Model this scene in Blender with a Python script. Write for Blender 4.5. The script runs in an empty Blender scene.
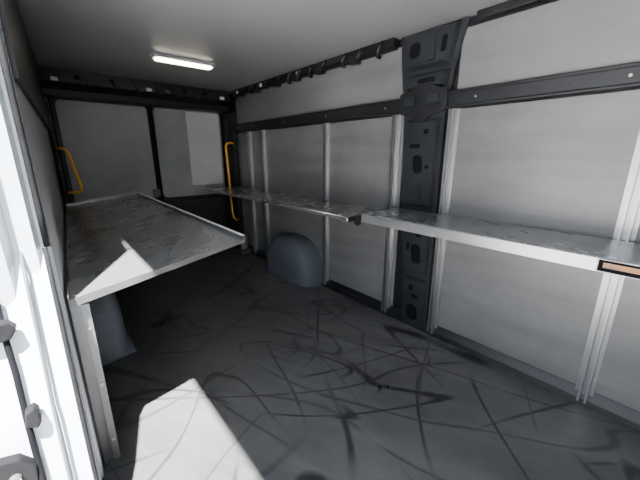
import bpy, bmesh, math, random
from mathutils import Vector, Matrix
random.seed(4)
C = bpy.context.scene.collection
H = 1.16

# ---------------------------------------------------------------- materials
def newmat(name):
    m = bpy.data.materials.new(name); m.use_nodes = True
    nt = m.node_tree; b = nt.nodes["Principled BSDF"]
    return m, nt, b
def noisy(name, c1, c2, scale=6, rough=.5, metal=0.0, bump=0.0, bscale=80, stretch=(1,1,1), detail=6, rvar=.1, spec=.5, grime=0.0):
    m, nt, b = newmat(name); N = nt.nodes; L = nt.links
    tc = N.new("ShaderNodeTexCoord"); mp = N.new("ShaderNodeMapping"); mp.inputs["Scale"].default_value = stretch
    L.new(tc.outputs["Object"], mp.inputs[0])
    n = N.new("ShaderNodeTexNoise"); n.inputs["Scale"].default_value = scale; n.inputs["Detail"].default_value = detail
    n.inputs["Roughness"].default_value = .6
    L.new(mp.outputs[0], n.inputs["Vector"])
    r = N.new("ShaderNodeValToRGB"); r.color_ramp.elements[0].position=.32; r.color_ramp.elements[1].position=.68
    r.color_ramp.elements[0].color = (*c1,1); r.color_ramp.elements[1].color = (*c2,1)
    L.new(n.outputs[0], r.inputs[0]); col=r.outputs[0]
    if grime:
        g=N.new("ShaderNodeTexNoise"); g.inputs["Scale"].default_value=1.8; g.inputs["Detail"].default_value=10; g.inputs["Roughness"].default_value=.7
        L.new(tc.outputs["Object"],g.inputs["Vector"])
        q=N.new("ShaderNodeMapRange"); q.inputs[1].default_value=.42; q.inputs[2].default_value=.7; q.inputs[3].default_value=1; q.inputs[4].default_value=1-grime
        L.new(g.outputs[0],q.inputs[0])
        mx=N.new("ShaderNodeVectorMath"); mx.operation='SCALE'; L.new(col,mx.inputs[0]); L.new(q.outputs[0],mx.inputs["Scale"]); col=mx.outputs[0]
    L.new(col, b.inputs["Base Color"])
    mr = N.new("ShaderNodeMapRange"); mr.inputs[3].default_value = rough-rvar; mr.inputs[4].default_value = rough+rvar
    L.new(n.outputs[0], mr.inputs[0]); L.new(mr.outputs[0], b.inputs["Roughness"])
    b.inputs["Metallic"].default_value = metal
    b.inputs["Specular IOR Level"].default_value = spec
    if bump:
        n2 = N.new("ShaderNodeTexNoise"); n2.inputs["Scale"].default_value = bscale; n2.inputs["Detail"].default_value = 4
        L.new(mp.outputs[0], n2.inputs["Vector"])
        bp = N.new("ShaderNodeBump"); bp.inputs["Strength"].default_value = bump; bp.inputs["Distance"].default_value=.004
        L.new(n2.outputs[0], bp.inputs["Height"]); L.new(bp.outputs[0], b.inputs["Normal"])
    return m
M_line  = noisy("grey_lining", (.098,.099,.100),(.140,.141,.142), 11, .32, bump=.06, bscale=60, stretch=(1,.08,1), grime=.22)
M_lineup= noisy("grey_lining_light", (.110,.112,.114),(.145,.147,.150), 7, .36, stretch=(1,.1,1), grime=.14)
M_rearl = noisy("grey_door_lining", (.19,.198,.212),(.225,.235,.25), 5, .4, grime=.15)
M_ceil  = noisy("ceiling_lining", (.205,.208,.212),(.232,.236,.24), 1.5, .38)
M_alu   = noisy("aluminium", (.25,.252,.257),(.32,.323,.33), 9, .33, metal=.82, stretch=(1,1,.1), detail=2, rvar=.04)
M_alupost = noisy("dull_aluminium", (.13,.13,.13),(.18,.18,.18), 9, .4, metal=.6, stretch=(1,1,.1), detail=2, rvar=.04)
M_aluedge = noisy("aluminium_edge", (.27,.273,.28),(.37,.375,.383), 6, .33, metal=.8, stretch=(1,.2,1), detail=2, rvar=.04)
M_blk   = noisy("dark_painted_steel", (.005,.0055,.0065),(.009,.010,.012), 8, .42, spec=.35)
M_blk2  = noisy("blue_grey_steel", (.009,.010,.012),(.016,.018,.022), 6, .36)
M_hole  = noisy("hole_black", (.002,.002,.003),(.004,.004,.005), 8, .85, spec=.1)
M_rub   = noisy("rubber", (.004,.004,.005),(.008,.008,.009), 20, .8, spec=.15)
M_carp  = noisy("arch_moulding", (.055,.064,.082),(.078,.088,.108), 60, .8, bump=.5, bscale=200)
M_carp2 = noisy("arch_moulding_lightened", (.18,.20,.24),(.23,.25,.29), 60, .8, bump=.5, bscale=200)  # same moulding, colour lightened to offset the shade under the deep shelf
M_white = noisy("white_paint", (.56,.61,.68),(.64,.69,.75), 3, .25)
M_yel   = noisy("yellow_plastic", (.80,.38,.02),(.9,.46,.03), 10, .4)
M_zinc  = noisy("zinc", (.3,.3,.29),(.45,.45,.43), 30, .35, metal=.8)
M_dkb   = noisy("dark_bolt", (.02,.02,.022),(.04,.04,.042), 30, .6, spec=.2)
M_clip  = noisy("white_plastic", (.65,.66,.68),(.75,.76,.78), 30, .5)
M_silv  = noisy("silver_print", (.25,.25,.25),(.3,.3,.3), 30, .5)
M_org   = noisy("orange_print", (.24,.10,.03),(.30,.13,.04), 30, .5)
M_tan   = noisy("tan_print", (.07,.06,.055),(.09,.08,.07), 30, .5)
M_gry   = noisy("grey_plastic", (.05,.053,.06),(.075,.08,.088), 30, .6)
M_ground= noisy("concrete", (.42,.41,.39),(.55,.54,.52), 5, .9, bump=.3)
def scratched():
    m, nt, b = newmat("scratched_sheet_aluminium"); N=nt.nodes; L=nt.links
    tc=N.new("ShaderNodeTexCoord")
    def noise(scale,det,st=(1,1,1),rot=0,off=(0,0,0),rough=.6):
        m0=N.new("ShaderNodeMapping"); m0.inputs["Rotation"].default_value=(0,0,rot); L.new(tc.outputs["Object"],m0.inputs[0])
        mp=N.new("ShaderNodeMapping"); mp.inputs["Scale"].default_value=st; mp.inputs["Location"].default_value=off
        L.new(m0.outputs[0],mp.inputs[0])
        n=N.new("ShaderNodeTexNoise"); n.inputs["Scale"].default_value=scale; n.inputs["Detail"].default_value=det; n.inputs["Roughness"].default_value=rough
        L.new(mp.outputs[0],n.inputs["Vector"]); return n.outputs[0]
    def mr(v,a,bb,c,d):
        q=N.new("ShaderNodeMapRange"); q.inputs[1].default_value=a;q.inputs[2].default_value=bb;q.inputs[3].default_value=c;q.inputs[4].default_value=d
        L.new(v,q.inputs[0]); return q.outputs[0]
    def mul(a,c):
        q=N.new("ShaderNodeMath"); q.operation='MULTIPLY'; L.new(a,q.inputs[0]); L.new(c,q.inputs[1]); return q.outputs[0]
    big=mr(noise(1.6,6,rough=.58),.3,.7,.78,1.0)
    s1=mr(noise(7,3,(1,.12,1),.5),.48,.75,1.0,.84)
    s2=mr(noise(8,3,(.12,1,1),-.3,(4,3,0)),.50,.76,1.0,.86)
    v=mul(mul(big,s1),s2)
    cr=N.new("ShaderNodeValToRGB"); cr.color_ramp.elements[0].position=.5; cr.color_ramp.elements[1].position=1
    cr.color_ramp.elements[0].color=(.24,.243,.25,1); cr.color_ramp.elements[1].color=(.50,.505,.515,1)
    L.new(v,cr.inputs[0]); L.new(cr.outputs[0],b.inputs["Base Color"])
    b.inputs["Metallic"].default_value=.8
    L.new(mr(v,.5,1,.34,.25),b.inputs["Roughness"])
    return m
M_aludk=scratched()
M_lamp, nt, b = newmat("led_diffuser")
b.inputs["Base Color"].default_value=(.95,.95,.9,1)
b.inputs["Emission Color"].default_value=(1,.90,.72,1); b.inputs["Emission Strength"].default_value=20

# floor: worn dark sheet with curved scuffs
def floor_mat():
    m, nt, b = newmat("worn_floor"); N=nt.nodes; L=nt.links
    tc=N.new("ShaderNodeTexCoord")
    def noise(scale, det=5, dist=0, off=(0,0,0), st=(1,1,1), rot=0, rough=.55):
        m0=N.new("ShaderNodeMapping"); m0.inputs["Rotation"].default_value=(0,0,rot)
        L.new(tc.outputs["Object"],m0.inputs[0])
        mp=N.new("ShaderNodeMapping"); mp.inputs["Location"].default_value=off; mp.inputs["Scale"].default_value=st
        L.new(m0.outputs[0],mp.inputs[0])
        n=N.new("ShaderNodeTexNoise"); n.inputs["Scale"].default_value=scale; n.inputs["Detail"].default_value=det
        n.inputs["Distortion"].default_value=dist; n.inputs["Roughness"].default_value=rough
        L.new(mp.outputs[0],n.inputs["Vector"]); return n.outputs[0]
    def math(op,a,bv=None):
        q=N.new("ShaderNodeMath"); q.operation=op
        for i,v in enumerate((a,bv)):
            if v is None: continue
            if isinstance(v,(int,float)): q.inputs[i].default_value=v
            else: L.new(v,q.inputs[i])
        return q.outputs[0]
    def ramp(v,a,bb):
        q=N.new("ShaderNodeMapRange"); q.inputs[1].default_value=a; q.inputs[2].default_value=bb; q.clamp=True
        L.new(v,q.inputs[0]); return q.outputs[0]
    def lines(scale,off,st,rot,w,lo,hi,moff,mst=(1,1,1)):
        n=noise(scale,.7,0,off,st,rot)
        d=math('ABSOLUTE',math('SUBTRACT',n,.5))
        ln=math('SUBTRACT',1.0,ramp(d,w*.3,w))
        mask=ramp(noise(1.4,2,0,(moff,moff*2,0),mst),lo,hi)
        return math('MULTIPLY',ln,mask)
    s=None
    k=0
    for rot in (-1.25,-1.0,-.8,-.6,-.4,-.2,.05,.4,.8,1.2):
        k+=1
        l=lines(1.2+.25*(k%3),(k*4.9+2,k*6.1,k*2.3),(1.4,.34,1),rot,.0085,.45,.54,k*5.3)
        l=math('MULTIPLY',l,.6+.4*((k*7)%5)/4)
        s=l if s is None else math('MAXIMUM',s,l)
    dust=ramp(noise(1.3,10,.2,(2,2,0),rough=.64),.32,.70)
    scr=ramp(noise(7,8,0,(5,1,0),(1,.12,1),-.4,rough=.7),.48,.72)
    spk=ramp(noise(70,3,0),.68,.74)
    def mix(f,a,bv):
        q=N.new("ShaderNodeMix"); q.data_type='RGBA'
        L.new(f,q.inputs[0])
        for i,v in ((6,a),(7,bv)):
            if isinstance(v,tuple): q.inputs[i].default_value=(*v,1)
            else: L.new(v,q.inputs[i])
        return q.outputs[2]
    c=mix(dust,(.052,.052,.053),(.098,.097,.095))
    c=mix(math('MULTIPLY',scr,.35),c,(.15,.148,.143))
    c=mix(math('MULTIPLY',spk,.3),c,(.22,.22,.22))
    c=mix(math('MULTIPLY',s,.85),c,(.010,.010,.010))
    L.new(c,b.inputs["Base Color"])
    r=N.new("ShaderNodeMapRange"); r.inputs[3].default_value=.26; r.inputs[4].default_value=.40
    L.new(dust,r.inputs[0]); L.new(r.outputs[0],b.inputs["Roughness"])
    bp=N.new("ShaderNodeBump"); bp.inputs["Strength"].default_value=.1; bp.inputs["Distance"].default_value=.003
    L.new(noise(90,3,0),bp.inputs["Height"]); L.new(bp.outputs[0],b.inputs["Normal"])
    return m
M_floor=floor_mat()

# ---------------------------------------------------------------- helpers
def mk(name, bm, mat, parent=None, smooth=False):
    bmesh.ops.recalc_face_normals(bm, faces=bm.faces)
    me = bpy.data.meshes.new(name); bm.to_mesh(me); bm.free()
    for m in (mat if isinstance(mat,(list,tuple)) else [mat]): me.materials.append(m)
    if smooth:
        for p in me.polygons: p.use_smooth=True
    o = bpy.data.objects.new(name, me); C.objects.link(o)
    if parent: attach(o,parent)
    return o
def attach(o,p):
    o.parent=p; o.matrix_parent_inverse = Matrix.Translation(-Vector(p.location))
def thing(name, label, cat, loc, group=None):
    e = bpy.data.objects.new(name,None); e.empty_display_size=.05; e.location=loc; C.objects.link(e)
    e["label"]=label; e["category"]=cat
    if group: e["group"]=group
    return e
def tag(o,label,cat,group=None):
    o["label"]=label; o["category"]=cat
    if group: o["group"]=group
    return o
def struct(o,label=None):
    o["kind"]="structure"
    if label: o["label"]=label
    return o
def addbox(bm,x0,x1,y0,y1,z0,z1):
    vs=[bm.verts.new((x,y,z)) for x in (x0,x1) for y in (y0,y1) for z in (z0,z1)]
    for f in ((0,1,3,2),(4,6,7,5),(0,4,5,1),(2,3,7,6),(0,2,6,4),(1,5,7,3)):
        bm.faces.new([vs[i] for i in f])
def box(name,x0,x1,y0,y1,z0,z1,mat,parent=None,bev=0.0):
    bm=bmesh.new(); addbox(bm,x0,x1,y0,y1,z0,z1)
    if bev: bmesh.ops.bevel(bm,geom=bm.edges[:],offset=bev,segments=2,affect='EDGES',profile=.5)
    return mk(name,bm,mat,parent)
def prism(name,pts,axis,a,b,mat,parent=None,bm=None,bev=0,smooth=False):
    own = bm is None
    if own: bm=bmesh.new()
    def P(p,t):
        return {'x':(t,p[0],p[1]),'y':(p[0],t,p[1]),'z':(p[0],p[1],t)}[axis]
    A=[bm.verts.new(P(p,a)) for p in pts]; B=[bm.verts.new(P(p,b)) for p in pts]
    n=len(pts)
    fs=[bm.faces.new(A),bm.faces.new(B[::-1])]
    for i in range(n): bm.faces.new((A[i],A[(i+1)%n],B[(i+1)%n],B[i]))
    if own:
        if bev: bmesh.ops.bevel(bm,geom=bm.edges[:],offset=bev,segments=2,affect='EDGES',profile=.5)
        return mk(name,bm,mat,parent,smooth)
def tube(name,pts,r,mat,parent=None,seg=12):
    bm=bmesh.new(); pts=[Vector(p) for p in pts]; rings=[]
    up=Vector((.13,.31,.94)).normalized()
    for i,p in enumerate(pts):
        t=(pts[min(i+1,len(pts)-1)]-pts[max(i-1,0)]).normalized()
        u=t.cross(up)
        if u.length<.35: u=t.cross(Vector((1,0,0)))
        u.normalize(); v=t.cross(u)
        if rings:
            if u.dot(pu)<0: u=-u; v=-v
        pu=u
        rings.append([bm.verts.new(p+r*(math.cos(k*2*math.pi/seg)*u+math.sin(k*2*math.pi/seg)*v)) for k in range(seg)])
    for a,b in zip(rings,rings[1:]):
        for k in range(seg): bm.faces.new((a[k],a[(k+1)%seg],b[(k+1)%seg],b[k]))
    bm.faces.new(rings[0]); bm.faces.new(rings[-1])
    return mk(name,bm,mat,parent,True)
def disc(name,c,axis,r,h,mat,parent=None,seg=16,sy=1.0,hexa=False):
    bm=bmesh.new(); seg=6 if hexa else seg
    ring=[(r*math.cos(2*math.pi*k/seg),sy*r*math.sin(2*math.pi*k/seg)) for k in range(seg)]
    ax={'x':0,'y':1,'z':2}[axis]; o=[c[i] for i in range(3) if i!=ax]
    prism(name,[(o[0]+p[0],o[1]+p[1]) for p in ring],axis,c[ax]-h/2,c[ax]+h/2,mat,bm=bm)
    return mk(name,bm,mat,parent)
def rrect(x0,x1,z0,z1,r,n=5):
    out=[]
    for cx,cz,a in ((x1-r,z1-r,0),(x0+r,z1-r,90),(x0+r,z0+r,180),(x1-r,z0+r,270)):
        for i in range(n+1):
            t=math.radians(a+90*i/n); out.append((cx+r*math.cos(t),cz+r*math.sin(t)))
    return out

# ---------------------------------------------------------------- shell
CE=1.85
floor=struct(box("floor",-.05,1.86,-.95,3.9,-.06,0,M_floor),"dark worn van load floor with black scuffs")
struct(prism("ceiling",[(-.0,CE),(.0,CE+.03),(1.88,CE+.03),(1.88,CE)],'y',-.95,3.9,M_ceil),"light grey lined van ceiling")
struct(box("wall_right",1.815,1.88,-.95,3.9,0,CE,M_blk),"dark steel van side wall behind lining")
struct(box("wall_rear",-.05,1.815,3.86,3.92,0,CE,M_blk),"dark outer skin of rear end")
struct(box("wall_front",-.05,1.815,-.95,-.9,0,CE,M_line),"grey bulkhead")
def splay(name,z0,z1,mat,off=0.0,y0=1.23,y1=3.86):
    bm=bmesh.new(); x0=-.02+off; x1=.09+off
    prism(name,[(x0,y0),(x1,y1),(-.10,y1),(-.10,y0)],'z',z0,z1,mat,bm=bm); return mk(name,bm,mat)
struct(splay("wall_left",0,CE,M_ceil),"grey lined van side wall")
cant=splay("trim_1",1.36,1.84,M_blk,off=.012,y0=1.25,y1=3.55); struct(cant,"dark painted steel roof rail over the lined side wall")

n=[0]
def panel(y0,y1,z0,z1,mat,lab):
    n[0]+=1
    o=box("lining_panel" if n[0]==1 else "lining_panel.%03d"%(n[0]-1),1.797,1.808,y0,y1,z0,z1,mat,bev=.002); tag(o,lab,"wall panel","side wall lining panels"); return o
for y0,y1 in ((-.88,.12),(.16,.955),(1.27,2.00),(2.01,2.985),(2.995,3.58)):
    panel(y0,y1,.075,1.405,M_line,"grey plastic-faced lining panel below the black rail")
for y0,y1 in ((-.88,.94),(1.29,3.58)):
    panel(y0,y1,1.505,1.80,M_lineup,"light grey lining panel above the black rail")
struct(prism("baseboard_right",[(1.815,0),(1.77,0),(1.775,.03),(1.80,.072),(1.815,.072)],'y',-.88,3.58,M_blk),"dark steel skirting at the floor edge")

# ---- pillar (right wall)
pil=thing("body_pillar","dark pressed steel van pillar with holes between lining panels","van pillar",(1.80,1.13,0))
prof=[(.985,.0),(.985,.6),(.99,1.38),(.975,1.5),(.95,1.66),(.93,1.76),(.905,1.845),(1.32,1.845),(1.30,1.66),(1.28,1.5),(1.265,1.38),(1.24,.75),(1.185,.35),(1.18,.0)]
prism("pillar_back",prof,'x',1.782,1.807,M_blk2,pil,bev=.003)
def hat(name,pts,x,mat,par,ins=.016):
    cy=sum(p[0] for p in pts)/len(pts); cz=sum(p[1] for p in pts)/len(pts)
    bm=bmesh.new(); A=[];B=[]
    for y,z in pts:
        A.append(bm.verts.new((1.783,y,z)))
        B.append(bm.verts.new((x,y-math.copysign(ins,y-cy),z-math.copysign(ins,z-cz))))
    bm.faces.new(A); bm.faces.new(B[::-1])
    for i in range(len(pts)): bm.faces.new((A[i],A[(i+1)%len(pts)],B[(i+1)%len(pts)],B[i]))
    bmesh.ops.bevel(bm,geom=bm.edges[:],offset=.004,segments=2,affect='EDGES')
    return mk(name,bm,mat,par)
hat("pillar_pressing",[(1.0,.0),(1.16,.0),(1.165,.36),(1.0,.36)],1.762,M_blk2,pil)
hat("pillar_pressing",[(1.00,.40),(1.175,.40),(1.205,.76),(1.005,.76)],1.757,M_blk2,pil)
hat("pillar_pressing",[(1.01,.84),(1.225,.84),(1.235,1.37),(1.01,1.37)],1.757,M_blk2,pil)
hat("pillar_pressing",[(.99,1.53),(1.25,1.53),(1.25,1.62),(.975,1.62)],1.748,M_blk2,pil)
prism("pillar_gusset",[(.975,1.515),(.965,1.43),(.99,1.40),(1.06,1.385),(1.10,1.35),(1.16,1.35),(1.20,1.385),(1.265,1.40),(1.28,1.43),(1.275,1.515),(1.20,1.53),(1.17,1.55),(1.07,1.55),(1.04,1.53)],'x',1.742,1.775,M_blk,pil,bev=.003)
hat("gusset_rib",[(1.00,1.43),(1.10,1.43),(1.10,1.50),(1.00,1.50)],1.733,M_blk2,pil,.01)
hat("gusset_rib",[(1.15,1.43),(1.25,1.43),(1.25,1.50),(1.15,1.50)],1.733,M_blk2,pil,.01)
hat("pillar_pressing",[(.985,1.64),(.96,1.75),(.94,1.84),(1.29,1.84),(1.275,1.75),(1.255,1.64)],1.742,M_blk2,pil,.02)
hat("pillar_pressing",[(1.08,.88),(1.17,.88),(1.17,1.0),(1.08,1.0)],1.746,M_blk2,pil,.01)
hat("pillar_pressing",[(1.05,1.66),(1.05,1.82),(1.12,1.82),(1.12,1.66)],1.728,M_blk2,pil,.01)
def hole(y0,y1,z0,z1,x,tilt=0):
    r=min(y1-y0,z1-z0)*.42
    pts=[(y+tilt*(z-z0),z) for y,z in rrect(y0,y1,z0,z1,r)]
    prism("pillar_hole",pts,'x',x-.002,x+.002,M_hole,pil)
hole(1.04,1.12,.06,.17,1.762,.1); hole(1.05,1.10,.22,.245,1.762); hole(1.09,1.125,.27,.31,1.762)
hole(1.045,1.115,.47,.60,1.757,.12); hole(1.06,1.10,.65,.68,1.757); hole(1.14,1.16,.55,.60,1.757)
hole(1.09,1.155,1.05,1.16,1.757,.1); hole(1.05,1.075,1.08,1.10,1.757); hole(1.12,1.19,1.20,1.225,1.757); hole(1.07,1.10,1.28,1.31,1.757)
hole(1.05,1.16,1.56,1.585,1.748); hole(1.16,1.23,1.70,1.78,1.742,-.1); hole(1.0,1.03,1.70,1.78,1.742,-.1)

# ---- rail
rail=thing("lashing_rail","long plain black steel lashing rail along the side wall","cargo rail",(1.78,1.5,1.41))
prism("rail_channel",[(1.796,1.41),(1.768,1.41),(1.764,1.414),(1.764,1.422),(1.768,1.428),(1.768,1.482),(1.764,1.488),(1.764,1.496),(1.768,1.50),(1.796,1.50)],'y',-.88,3.56,M_blk,rail)
for i in range(20):
    y=-.35+i*.195
    if .9<y<1.32: continue
    disc("rail_bolt",(1.7665,y,1.455),'x',.006,.004,M_zinc if i%3==0 else M_dkb,rail,seg=10)

# ---- uprights
up=thing("aluminium_upright","aluminium ribbed upright channel screwed to grey side lining","shelf upright",(1.78,0.14,0.02),"uprights on the side wall")
def upright_profile(y): return [(1.796,y-.034),(1.790,y-.034),(1.790,y-.018),(1.760,y-.018),(1.760,y-.009),(1.786,y-.009),(1.786,y+.009),(1.760,y+.009),(1.760,y+.018),(1.790,y+.018),(1.790,y+.034),(1.796,y+.034)]
ub=prism("upright_channel",upright_profile(.14),'z',.02,1.408,M_alu,up)
us=[ub]+[disc("screw",(1.7885,.14+s*.026,z),'x',.006,.004,M_zinc,up,seg=10) for z in (.15,.75,1.3) for s in (-1,1)]
for y in (.94,1.325,2.005,2.99,3.28):
    e=up.copy(); C.objects.link(e); e.location=(1.78,y,.02)
    for o in us:
        c=o.copy(); C.objects.link(c); c.parent=e; c.matrix_parent_inverse=o.matrix_parent_inverse.copy()

# ---- shelves on the right
def shelf(name,label,y0,y1,x0,z,lip):
    e=thing(name,label,"shelf",(1.6,(y0+y1)/2,z),"fold-down shelves along the side wall")
    x1=1.758
    bm=bmesh.new()
    def sec(z,x0,lip): return [(x0+.006,z),(x0,z-.006),(x0,z-lip),(x0+.022,z-lip),(x0+.022,z-lip+.004),(x0+.005,z-lip+.004),(x0+.005,z-.008),(x0+.009,z-.004),
              (x1-.003,z-.004),(x1-.003,z-.03),(x1,z-.03),(x1,z)]
    prism("",sec(z,x0,lip),'y',y0,y1,None,bm=bm)
    mk("shelf_deck",bm,M_aludk,e)
    box("shelf_edge",x0-.003,x0,y0+.002,y1-.002,z-lip+.001,z-.004,M_aluedge,e)
    nn=int((y1-y0)/.6)+1
    for i in range(nn+1):
        y=y0+.05+(y1-y0-.1)*i/nn
        prism("shelf_rib",[(x0+.025,z-.004),(x0+.025,z-.03),(x1-.004,z-.03),(x1-.004,z-.004)],'y',y-.01,y+.01,M_alu,e)
    return e
s1=shelf("wall_shelf","aluminium wall shelf with a deep front lip and dark sticker",-.62,1.265,1.415,.818,.052)
s2=shelf("wall_shelf.001","long aluminium wall shelf reaching back to the rear doors",1.335,3.72,1.370,.790,.024)
box("shelf_end_cap",1.42,1.75,1.2655,1.270,.770,.8185,M_rub,s1)
prism("shelf_hinge",[(1.262,.80),(1.262,.752),(1.285,.740),(1.31,.752),(1.31,.80)],'x',1.40,1.408,M_rub,s1)
box("shelf_end_cap",1.375,1.75,1.329,1.3345,.762,.7895,M_rub,s2)
prism("shelf_hinge",[(1.34,.787),(1.34,.762),(1.37,.750),(1.395,.765),(1.395,.787)],'x',1.361,1.3665,M_alu,s2)
st=box("sticker",1.4095,1.412,-.01,.160,.768,.814,M_silv,s1); st["label"]="silver-framed dark sticker with orange print"
box("sticker_print",1.4088,1.4096,-.007,.157,.771,.811,M_hole,s1)
box("sticker_print",1.4080,1.4089,.006,.144,.785,.803,M_org,s1)
box("sticker_print",1.4074,1.4081,.10,.140,.787,.791,M_tan,s1)

# ---- left shelf (tilted)
ls=thing("deep_shelf","wide scratched aluminium tray shelf with lipped edges beside the wall","shelf",(.33,2.4,.74))
A=Vector((.669,1.33,.772)); B=Vector((.669,3.62,.785)); Cc=Vector((-.012,1.235,.705)); D=Vector((.10,3.62,.715))
def slab(name,pts,dz,mat,par,mi=0):
    bm=bmesh.new(); t=[bm.verts.new(p) for p in pts]; b=[bm.verts.new(Vector(p)-Vector((0,0,dz))) for p in pts]
    bm.faces.new(t); bm.faces.new(b[::-1]); n=len(pts)
    for i in range(n): bm.faces.new((t[i],t[(i+1)%n],b[(i+1)%n],b[i]))
    return mk(name,bm,mat,par)
slab("shelf_deck",[Cc,A,B,D],.004,M_aludk,ls)
def lip(name,p,q,inw,t0,t1,b0,b1,mat,th=.003):
    p=Vector(p);q=Vector(q);i=Vector(inw).normalized()*th
    bm=bmesh.new(); Z=Vector((0,0,1))
    vs=[p+Z*t0,q+Z*t1,q-Z*b1,p-Z*b0]
    a=[bm.verts.new(v) for v in vs]; c=[bm.verts.new(v+i) for v in vs]
    bm.faces.new(a); bm.faces.new(c[::-1])
    for k in range(4): bm.faces.new((a[k],a[(k+1)%4],c[(k+1)%4],c[k]))
    return mk(name,bm,mat,ls)
lip("shelf_lip",Cc,A,(0,-1,0),.003,.006,.026,.012,M_alupost)
lip("shelf_lip",A,B,(-1,0,0),.022,.020,.018,.018,M_alu)
lip("shelf_lip",Cc,D,(1,0,0),.02,.02,.03,.03,M_alu)
lip("shelf_lip",D,B,(0,-1,0),.02,.02,.03,.03,M_alu)
slab("shelf_flange",[A+Vector((-.014,.0,.024)),A+Vector((0,0,.024)),B+Vector((0,0,.022)),B+Vector((-.014,0,.022))],.003,M_clip,ls)
for y in (1.38,1.9,2.45,3.0,3.5):
    t=(y-1.28)/(3.62-1.28)
    pl=Cc.lerp(D,t); pl.y=y; pr=A.lerp(B,t); pr.y=y
    dd=Vector((0,0,.005))
    slab("shelf_rib",[pl-dd+Vector((.03,0,0)),pr-dd-Vector((.01,0,0)),pr-dd+Vector((-.01,.03,0)),pl-dd+Vector((.03,.03,0))],.014,M_alu,ls)
post=thing("shelf_post","dull aluminium support post under the deep shelf","shelf post",(.02,1.27,0))
prism("post_channel",[(-.012,1.262),(.006,1.262),(.006,1.274),(.018,1.274),(.018,1.262),(.040,1.262),(.040,1.30),(.035,1.30),(.035,1.28),(-.007,1.28),(-.007,1.30),(-.012,1.30)],'z',0,.67,M_alupost,post)
for z in (.1,.35,.58): disc("screw",(.029,1.2605,z),'y',.006,.004,M_zinc,post,seg=10)

# ---- wheel arches
def arch(name,wallx,sgn,label,y0,y1,W,Hh,mat):
    bm=bmesh.new(); yc=(y0+y1)/2; Lh=(y1-y0)/2; n1,n2=24,40; ex,ey=4.6,2.8
    rows=[]
    def sp(v,e): return math.copysign(abs(v)**(2/e),v)
    for i in range(n1+1):
        ph=math.pi/2*i/n1
        row=[]
        for j in range(n2+1):
            th=math.pi*j/n2
            x=W*sp(math.sin(ph),ex); rr=sp(math.cos(ph),ex)
            row.append(bm.verts.new((wallx-sgn*x, yc+Lh*rr*sp(math.cos(th),ey), Hh*rr*sp(math.sin(th),ey)+.001)))
        rows.append(row)
    for a,b in zip(rows,rows[1:]):
        for j in range(n2): bm.faces.new((a[j],a[j+1],b[j+1],b[j]))
    bmesh.ops.remove_doubles(bm,verts=bm.verts,dist=.0005)
    o=mk(name,bm,mat,None,True); tag(o,label,"wheel arch")
    f=prism("arch_flange",[(wallx-sgn*.0,y0-.02),(wallx-sgn*(W+.018),y0+.01),(wallx-sgn*(W+.018),y1-.01),(wallx,y1+.02)],'z',.0,.006,mat)
    f.parent=o
    return o
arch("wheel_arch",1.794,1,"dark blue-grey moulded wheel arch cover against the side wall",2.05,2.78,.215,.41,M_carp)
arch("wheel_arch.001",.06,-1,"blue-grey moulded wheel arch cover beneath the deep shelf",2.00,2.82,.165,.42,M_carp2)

# ---- roof edge trim on right, with hooks
tr=thing("roof_edge_trim","dark steel roof edge trim with tie loops and clips","roof trim",(1.77,2.4,1.80))
prism("trim_strip",[(1.795,1.848),(1.745,1.848),(1.750,1.808),(1.775,1.788),(1.795,1.788)],'y',1.35,3.58,M_blk,tr)
for i in range(13):
    yy=1.45+i*.165+random.uniform(-.03,.03)
    k=random.uniform(-.01,.01)
    tube("tie_loop",[(1.748,yy,1.84),(1.728,yy+.005,1.825),(1.722,yy+.015,1.80+k),(1.735,yy+.03,1.775+k),(1.765,yy+.035,1.775+k)],.013,M_blk,tr,8)
    if i%2: box("trim_bracket",1.738,1.79,yy+.05,yy+.12,1.768,1.81,M_blk,tr,bev=.003)
for yy in (2.30,2.9,3.4):
    box("clip",1.736,1.745,yy,yy+.035,1.80,1.83,M_clip,tr,bev=.002)
tf=box("roof_edge_trim.001",1.76,1.79,-.88,.86,1.812,1.848,M_blk,bev=.003); tag(tf,"plain dark steel roof edge trim","roof trim")
# ---- rear header
hd=thing("rear_header","dark pressed steel header above the rear doors with holes and clips","van header",(.92,3.65,1.64))
prism("header_beam",[(3.60,1.848),(3.60,1.75),(3.66,1.70),(3.68,1.645),(3.80,1.635),(3.80,1.848)],'x',.09,1.74,M_blk,hd,bev=.003)
for i in range(8):
    x=.22+i*.19
    tube("header_loop",[(x,3.60,1.80),(x,3.585,1.785),(x+.01,3.58,1.76),(x+.02,3.59,1.74),(x+.02,3.61,1.745)],.009,M_blk2,hd,8)
for x in (.17,.88,1.05,1.62): 
    box("header_clip",x,x+.05,3.592,3.60,1.755,1.785,M_clip if x!=1.05 else M_gry,hd,bev=.002)
for x in (.35,.6,1.25,1.45): disc("header_hole",(x,3.598,1.80),'y',.02,.004,M_hole,hd)
cp=prism("rear_corner_post",[(1.795,3.59),(1.74,3.59),(1.71,3.66),(1.71,3.80),(1.795,3.80)],'z',0,1.63,M_blk,bev=.004); tag(cp,"dark steel corner post beside rear door","corner post")
cp=prism("rear_corner_post.001",[(.10,3.64),(.125,3.64),(.135,3.70),(.135,3.80),(.10,3.80)],'z',0,1.63,M_blk,bev=.004); tag(cp,"dark steel corner post behind the deep shelf","corner post")
def rdoor(n,x0,x1,l0,l1):
    d=box(f"door_{n}",x0,x1,3.805,3.858,.02,1.70,M_blk,bev=.006); struct(d,"rear cargo door with grey lining panel")
    q=prism("door_lining",rrect(x0+l0,x1-l1,.70,1.64,.05),'y',3.792,3.806,M_rearl); q.parent=d
    q=prism("door_lower_panel",rrect(x0+.05,x1-.05,.08,.64,.04),'y',3.796,3.806,M_blk2); q.parent=d
    return d
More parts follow.
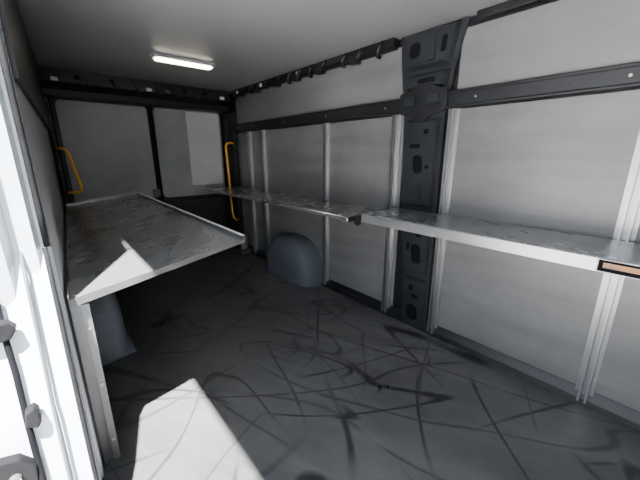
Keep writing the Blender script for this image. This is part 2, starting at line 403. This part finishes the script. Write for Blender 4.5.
d1=rdoor(1,.14,.925,.035,.02); d2=rdoor(2,.945,1.705,.02,.02)
q=prism("door_reflection",rrect(1.29,1.665,.82,1.62,.02),'y',3.785,3.793,noisy("painted_reflection",(.38,.39,.40),(.43,.44,.45),4,.35)); q.parent=d2  # pale sheet on the lining, painting sunlight reflected off the door
q=box("door_seal",.910,.925,3.780,3.80,.05,1.66,M_rub); q.parent=d1
q=box("door_seal",.945,.957,3.780,3.80,.05,1.66,M_rub); q.parent=d2
q=box("lock_case",.86,.93,3.765,3.80,.72,.80,M_gry,bev=.004); q.parent=d1
g=thing("grab_handle","long yellow bent tube grab handle beside the rear door","grab handle",(1.66,3.62,.36))
tube("grip",[(1.735,3.575,1.29),(1.68,3.56,1.295),(1.635,3.545,1.285),(1.62,3.54,1.25),(1.625,3.54,1.1),(1.645,3.54,.50),(1.655,3.54,.43),(1.69,3.555,.395),(1.735,3.575,.39)],.011,M_yel,g)
for z in (1.29,.39): disc("handle_mount",(1.742,3.58,z),'y',.022,.016,M_rub,g)
g=thing("grab_handle.001","yellow slanted tube grab handle at the corner behind the deep shelf","grab handle",(.17,3.62,.83))
tube("grip",[(.112,3.615,1.215),(.15,3.60,1.215),(.175,3.59,1.20),(.19,3.585,1.165),(.235,3.585,.89),(.235,3.59,.85),(.21,3.60,.835),(.13,3.615,.835)],.011,M_yel,g)
for z in (1.215,.835): disc("handle_mount",(.115,3.622,z),'y',.02,.012,M_rub,g)

jb=thing("tool_holder","small grey equipment bracket on the floor by the corner post","tool holder",(1.70,3.42,0))
box("holder_base",1.64,1.77,3.36,3.50,0,.05,M_gry,jb,bev=.004)
box("holder_body",1.67,1.75,3.39,3.46,.05,.22,M_zinc,jb,bev=.006)
disc("holder_knob",(1.66,3.42,.2),'x',.03,.02,M_clip,jb)

# ---- ceiling lamp
lp=thing("ceiling_lamp","slim lit LED strip lamp with white housing on the ceiling","ceiling lamp",(.945,2.68,1.85))
prism("lamp_housing",rrect(.71,1.18,2.62,2.74,.02),'z',1.832,1.85,M_silv,lp,bev=.003)
prism("lamp_diffuser",rrect(.74,1.15,2.64,2.72,.018),'z',1.822,1.833,M_lamp,lp,bev=.003)
for x in (.722,1.168): disc("screw",(x,2.68,1.831),'z',.006,.003,M_zinc,lp,seg=10)

# ---- door jamb / outer pillar
jp=thing("door_pillar","white painted door pillar with black rubber seals","door pillar",(-.12,1.25,-.1))
prism("pillar_skin",[(-.022,1.215),(-.045,1.20),(-.055,1.17),(-.10,1.165),(-.115,1.12),(-.17,1.10),(-.22,1.12),(-.34,1.13),(-.34,1.42),(-.105,1.42),(-.105,1.228),(-.022,1.228)],'z',-.12,1.95,M_white,jp)
prism("pillar_foot",[(1.21,.92),(1.15,.80),(1.02,.5),(.95,.2),(.93,-.12),(1.21,-.12)],'x',-.34,-.03,M_white,jp,bev=.006)
prism("pillar_step",[(1.17,.90),(1.125,.80),(.995,.5),(.925,.2),(.905,-.12),(1.1,-.12)],'x',-.34,-.09,M_white,jp,bev=.006)
tube("door_seal",[(-.030,1.20,.90),(-.030,1.205,1.0),(-.030,1.205,1.3),(-.030,1.205,1.9)],.008,M_rub,jp)
tube("door_seal",[(-.036,1.185,.90),(-.036,1.14,.80),(-.036,1.01,.5),(-.036,.94,.2),(-.036,.92,-.1)],.006,M_rub,jp)
tube("door_seal",[(-.088,1.165,.90),(-.088,1.12,.80),(-.088,.99,.5),(-.088,.92,.2),(-.088,.90,-.1)],.004,M_gry,jp)
tube("door_seal",[(-.150,1.10,.80),(-.148,1.065,.72),(-.142,1.025,.62),(-.14,.98,.50),(-.137,.94,.35),(-.135,.91,.22),(-.135,.89,-.1)],.007,M_hole,jp)
st=thing("door_striker","dark metal striker plate with round bolt on the pillar","door striker",(-.19,.985,.40))
prism("striker_plate",[(-.25,.33),(-.25,.43),(-.20,.45),(-.165,.44),(-.14,.40),(-.145,.33)],'y',.935,.965,M_rub,st,bev=.004)
disc("striker_bolt",(-.18,.930,.395),'y',.012,.02,M_zinc,st)
disc("striker_bolt",(-.18,.918,.395),'y',.006,.02,M_dkb,st,hexa=True)
st=thing("door_latch","dark latch bracket on the white pillar","door latch",(-.13,1.08,.72))
prism("latch_plate",[(-.20,.70),(-.20,.745),(-.17,.76),(-.135,.755),(-.12,.735),(-.135,.71)],'y',1.04,1.075,M_rub,st,bev=.004)
tube("latch_hook",[(-.165,1.04,.722),(-.165,1.028,.725),(-.165,1.02,.735),(-.165,1.028,.75),(-.165,1.04,.755)],.003,M_zinc,st,8)
st=thing("door_stop","small dark rubber door stop on the white pillar","door stop",(-.12,.96,.5))
prism("stop_block",[(-.143,.505),(-.138,.54),(-.12,.55),(-.112,.535),(-.112,.505),(-.12,.49)],'y',.955,.99,M_rub,st,bev=.004)

g=box("ground",-14,-.4,-14,14,-.62,-.6,M_ground); struct(g,"bright concrete yard")
sl=prism("door_sill",[(-.05,0.0),(-.05,-.12),(-.10,-.2),(-.22,-.2),(-.22,-.16),(-.12,-.15),(-.10,-.02),(-.07,0)],'y',-.95,.88,M_white); tag(sl,"white painted sliding door sill","door sill")

# ---------------------------------------------------------------- light
w=bpy.data.worlds.new("World"); bpy.context.scene.world=w; w.use_nodes=True
nt=w.node_tree; bg=nt.nodes["Background"]
tc=nt.nodes.new("ShaderNodeTexCoord"); sx=nt.nodes.new("ShaderNodeSeparateXYZ"); rp=nt.nodes.new("ShaderNodeValToRGB")
nt.links.new(tc.outputs["Generated"],sx.inputs[0]); nt.links.new(sx.outputs[2],rp.inputs[0]); nt.links.new(rp.outputs[0],bg.inputs[0])
rp.color_ramp.elements[0].color=(.95,.96,1,1); rp.color_ramp.elements[1].color=(.65,.79,1,1)
bg.inputs[1].default_value=5.2
sd=bpy.data.lights.new("sun","SUN"); sd.energy=95; sd.angle=.02; sd.color=(1,.98,.96)
so=bpy.data.objects.new("sun",sd); C.objects.link(so)
so.rotation_euler=Vector((.222,.375,-1)).to_track_quat('-Z','Y').to_euler(); so.location=(-2,-3,6)
pd=bpy.data.lights.new("door_portal","AREA"); pd.shape='RECTANGLE'; pd.size=2.1; pd.size_y=1.85
pd.cycles.is_portal=True
po=bpy.data.objects.new("door_portal",pd); C.objects.link(po)
po.location=(-.12,.15,.93); po.rotation_euler=Vector((1,0,0)).to_track_quat('-Z','Y').to_euler()

# ---------------------------------------------------------------- camera
f=315; th=math.radians(40.6); p=math.radians(15.1)
F=Vector((math.sin(th)*math.cos(p),math.cos(th)*math.cos(p),-math.sin(p)))
R=Vector((math.cos(th),-math.sin(th),0)); U=R.cross(F)
cam=bpy.data.cameras.new("camera"); cam.sensor_width=36; cam.lens=f/640*36; cam.clip_start=.01
co=bpy.data.objects.new("camera",cam); C.objects.link(co)
co.matrix_world=Matrix(((R.x,U.x,-F.x,0),(R.y,U.y,-F.y,0),(R.z,U.z,-F.z,H),(0,0,0,1)))
bpy.context.scene.camera=co
